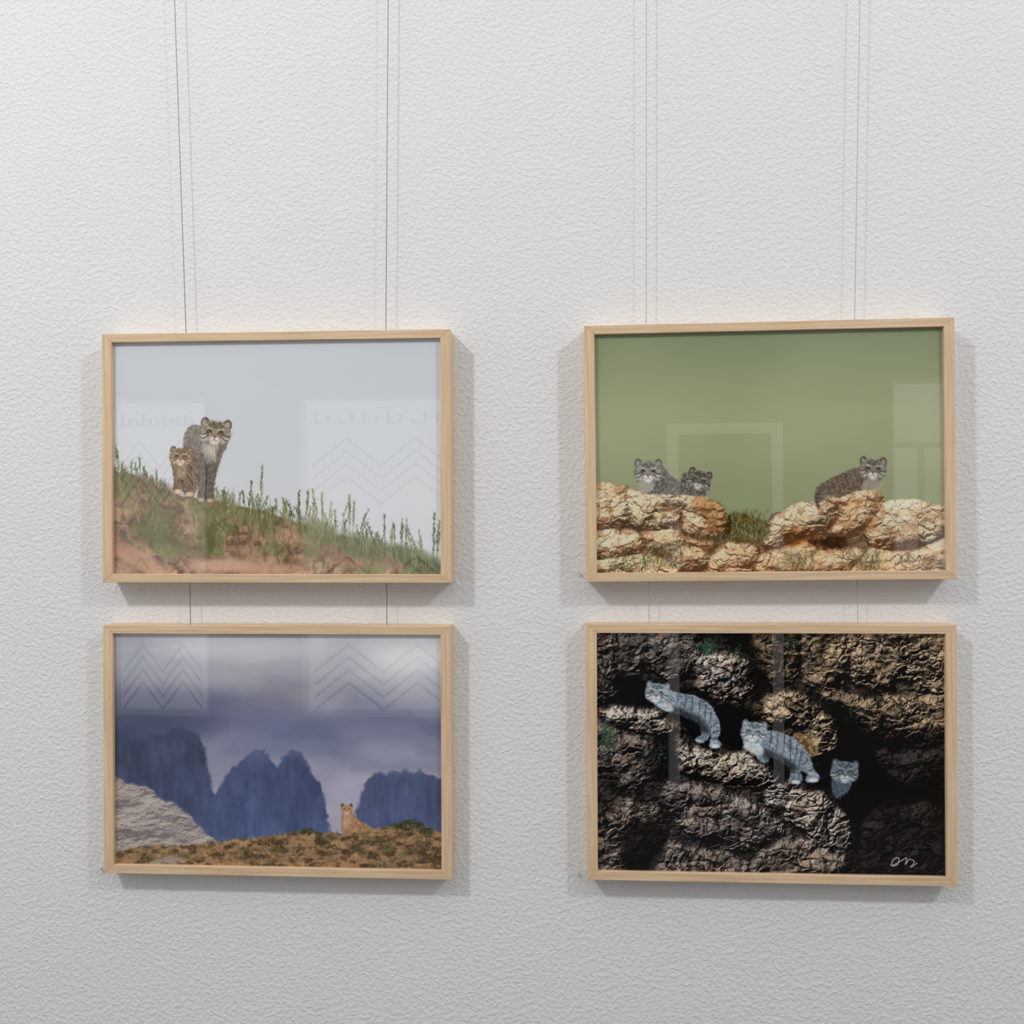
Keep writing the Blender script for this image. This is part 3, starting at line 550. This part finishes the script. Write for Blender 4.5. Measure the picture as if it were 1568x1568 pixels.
# ------------------------------------------------------------------ room shell
box('wall_back',-3.6,3.6,0,.15,0,3.0,None,M_wall)
box('floor',-3.6,3.6,-4.2,.15,-.1,0,None,M_floor)
yO=-4.0
def opp():   # opposite wall with two tall shop windows, a glazed side window and a doorway (real openings)
    ops=[(-2.75,-2.12,.35,2.25),(-1.58,-.62,.35,2.25),(1.82,2.20,1.15,2.30)]
    xs=sorted({-3.6,3.6}|{o[0] for o in ops}|{o[1] for o in ops}); zs=sorted({0,3.0}|{o[2] for o in ops}|{o[3] for o in ops})
    V=[];Fc=[]
    for i in range(len(xs)-1):
        for j in range(len(zs)-1):
            mx=(xs[i]+xs[i+1])/2;mz=(zs[j]+zs[j+1])/2
            if any(o[0]<mx<o[1] and o[2]<mz<o[3] for o in ops): continue
            n=len(V); x0,x1,z0,z1=xs[i],xs[i+1],zs[j],zs[j+1]
            V+=[(x,y,z) for x in(x0,x1) for y in(yO-.2,yO) for z in(z0,z1)]
            Fc+=[tuple(n+q for q in f) for f in[(0,1,3,2),(4,6,7,5),(0,4,5,1),(2,3,7,6),(0,2,6,4),(1,5,7,3)]]
    mesh('wall_opposite',V,Fc,None,M_opp)
    for k,o in enumerate(ops):
        e=bpy.data.objects.new('window_%d'%(k+1),None); COL.objects.link(e); t=.035
        x0,x1,z0,z1=o; y0,y1=yO-.12,yO-.06
        box('jamb_left',x0,x0+t,y0,y1,z0,z1,e,M_frame); box('jamb_right',x1-t,x1,y0,y1,z0,z1,e,M_frame)
        box('head',x0+t,x1-t,y0,y1,z1-t,z1,e,M_frame); box('sill',x0+t,x1-t,y0,y1,z0,z0+t,e,M_frame)
        mesh('window_glass',[(x0+t,yO-.09,z0+t),(x1-t,yO-.09,z0+t),(x1-t,yO-.09,z1-t),(x0+t,yO-.09,z1-t)],[(0,1,2,3)],e,M_wglass)
        if k<2:
            cx=(x0+x1)/2; hw=(x1-x0)/2-.07; b=.020
            for base in(2.0,1.30,.78) :
                for r in range(4):
                    z=base-r*.075; V=[(cx-hw,0,z-.16),(cx-hw/2,0,z),(cx,0,z-.16),(cx+hw/2,0,z),(cx+hw,0,z-.16)]
                    P=[(p[0],yO-.085,p[2]) for p in V]+[(p[0],yO-.085,p[2]-b) for p in V]
                    mesh('chevron_decal',P,[(i,i+5,i+6,i+1) for i in range(4)],e,M_film)
            for r in range(11):   # shop lettering band
                x=x0+.08+r*(x1-x0-.16)/11; box('letter_decal',x,x+.018,yO-.086,yO-.084,2.08,2.15-(r%3)*.02,e,M_film); box('letter_decal',x,x+.045,yO-.086,yO-.084,2.08+(r%2)*.03,2.09+(r%2)*.03,e,M_film)
        else:
            box('mullion',x0+t,x1-t,y0,y1,1.90,1.93,e,M_frame); box('mullion',2.0,2.02,y0,y1,z0+t,1.90,e,M_frame)
    d=bpy.data.objects.new('door_1',None); COL.objects.link(d)
    box('door_leaf',.62,1.14,yO+.035,yO+.06,0.005,1.98,d,M_door); box('handle',.66,.76,yO+.06,yO+.10,1.0,1.02,d,M_alu,.004)
    t=bpy.data.objects.new('trim_1',None); COL.objects.link(t)
    box('casing_left',.56,.62,yO,yO+.07,0,2.04,t,M_trim); box('casing_right',1.14,1.20,yO,yO+.07,0,2.04,t,M_trim); box('casing_top',.62,1.14,yO,yO+.07,1.98,2.04,t,M_trim)
opp()
# picture rail high on the wall, wires hang from it
rail=bpy.data.objects.new('picture_rail',None); COL.objects.link(rail)
box('rail_back',-1.6,1.6,-.004,-.0,2.70,2.73,rail,M_alu); box('rail_lip',-1.6,1.6,-.022,-.018,2.70,2.722,rail,M_alu); box('rail_floor',-1.6,1.6,-.018,-.004,2.70,2.703,rail,M_alu)
def wire(x2,x1,x0,mat,r,y):
    cu=bpy.data.curves.new('hanging_wire','CURVE'); cu.dimensions='3D'; cu.bevel_depth=r; cu.bevel_resolution=2
    sp=cu.splines.new('POLY'); pts=[(x2+(x2-x1)*.6,-.020,2.705),(x2,y,2.385),(x1,y,1.835),(x0,y,1.36)]
    sp.points.add(3)
    for p,q in zip(sp.points,pts): p.co=(*q,1)
    o=bpy.data.objects.new('hanging_wire',cu); COL.objects.link(o); cu.materials.append(mat)
wire(-.6308,-.6155,-.612,M_steel,.00065,-.020); wire(-.281,-.2892,-.291,M_steel,.00065,-.020)
wire(.129,.1245,.126,M_nylon,.0006,-.020); wire(.459,.446,.448,M_nylon,.0006,-.020)
def nail(x,z):
    V=[];n=12
    for y,r in((0,.0012),(-.006,.0012),(-.0062,.0026),(-.0075,.0022)):
        V+=[(x+r*math.cos(2*math.pi*k/n),y,z+r*math.sin(2*math.pi*k/n)) for k in range(n)]
    Fc=[(j*n+k,j*n+(k+1)%n,(j+1)*n+(k+1)%n,(j+1)*n+k) for j in range(3) for k in range(n)]+[tuple(3*n+k for k in range(n))]
    mesh('wall_nail',V,Fc,None,M_alu)
nail(.0156,1.4525); nail(.010,.973); nail(-.773,.968)
# ------------------------------------------------------------------ lights
def area(name,loc,tgt,size,power,col=(1,1,1)):
    l=bpy.data.lights.new(name,'AREA'); l.shape='DISK'; l.size=size; l.energy=power; l.color=col
    o=bpy.data.objects.new(name,l); COL.objects.link(o); o.location=loc
    o.rotation_euler=(Vector(tgt)-Vector(loc)).to_track_quat('-Z','Y').to_euler()
area('ceiling_lamp',(-1.8,-2.2,3.5),(-.5,0,.8),.22,33,(1,.99,.97))
area('ceiling_lamp',(2.1,-2.2,3.5),(.5,0,.8),.22,25,(.98,.99,1))
w=bpy.data.worlds.new('overcast_ambient'); scn.world=w; w.use_nodes=True; nt=w.node_tree
bg=nt.nodes['Background']; bg.inputs['Color'].default_value=(.985,.992,1,1); bg.inputs['Strength'].default_value=.86
# ------------------------------------------------------------------ camera
cd=bpy.data.cameras.new('camera'); cam=bpy.data.objects.new('camera',cd); COL.objects.link(cam); scn.camera=cam
cd.sensor_width=36; cd.lens=36*1450/1568
R=Matrix.Rotation(math.radians(3.4),3,'Z')@Matrix.Rotation(math.radians(90),3,'X')@Matrix.Rotation(-math.radians(.43),3,'Z')
cam.matrix_world=Matrix.Translation((0,-1.52,1.55))@R.to_4x4()
scn.view_settings.view_transform='Standard'
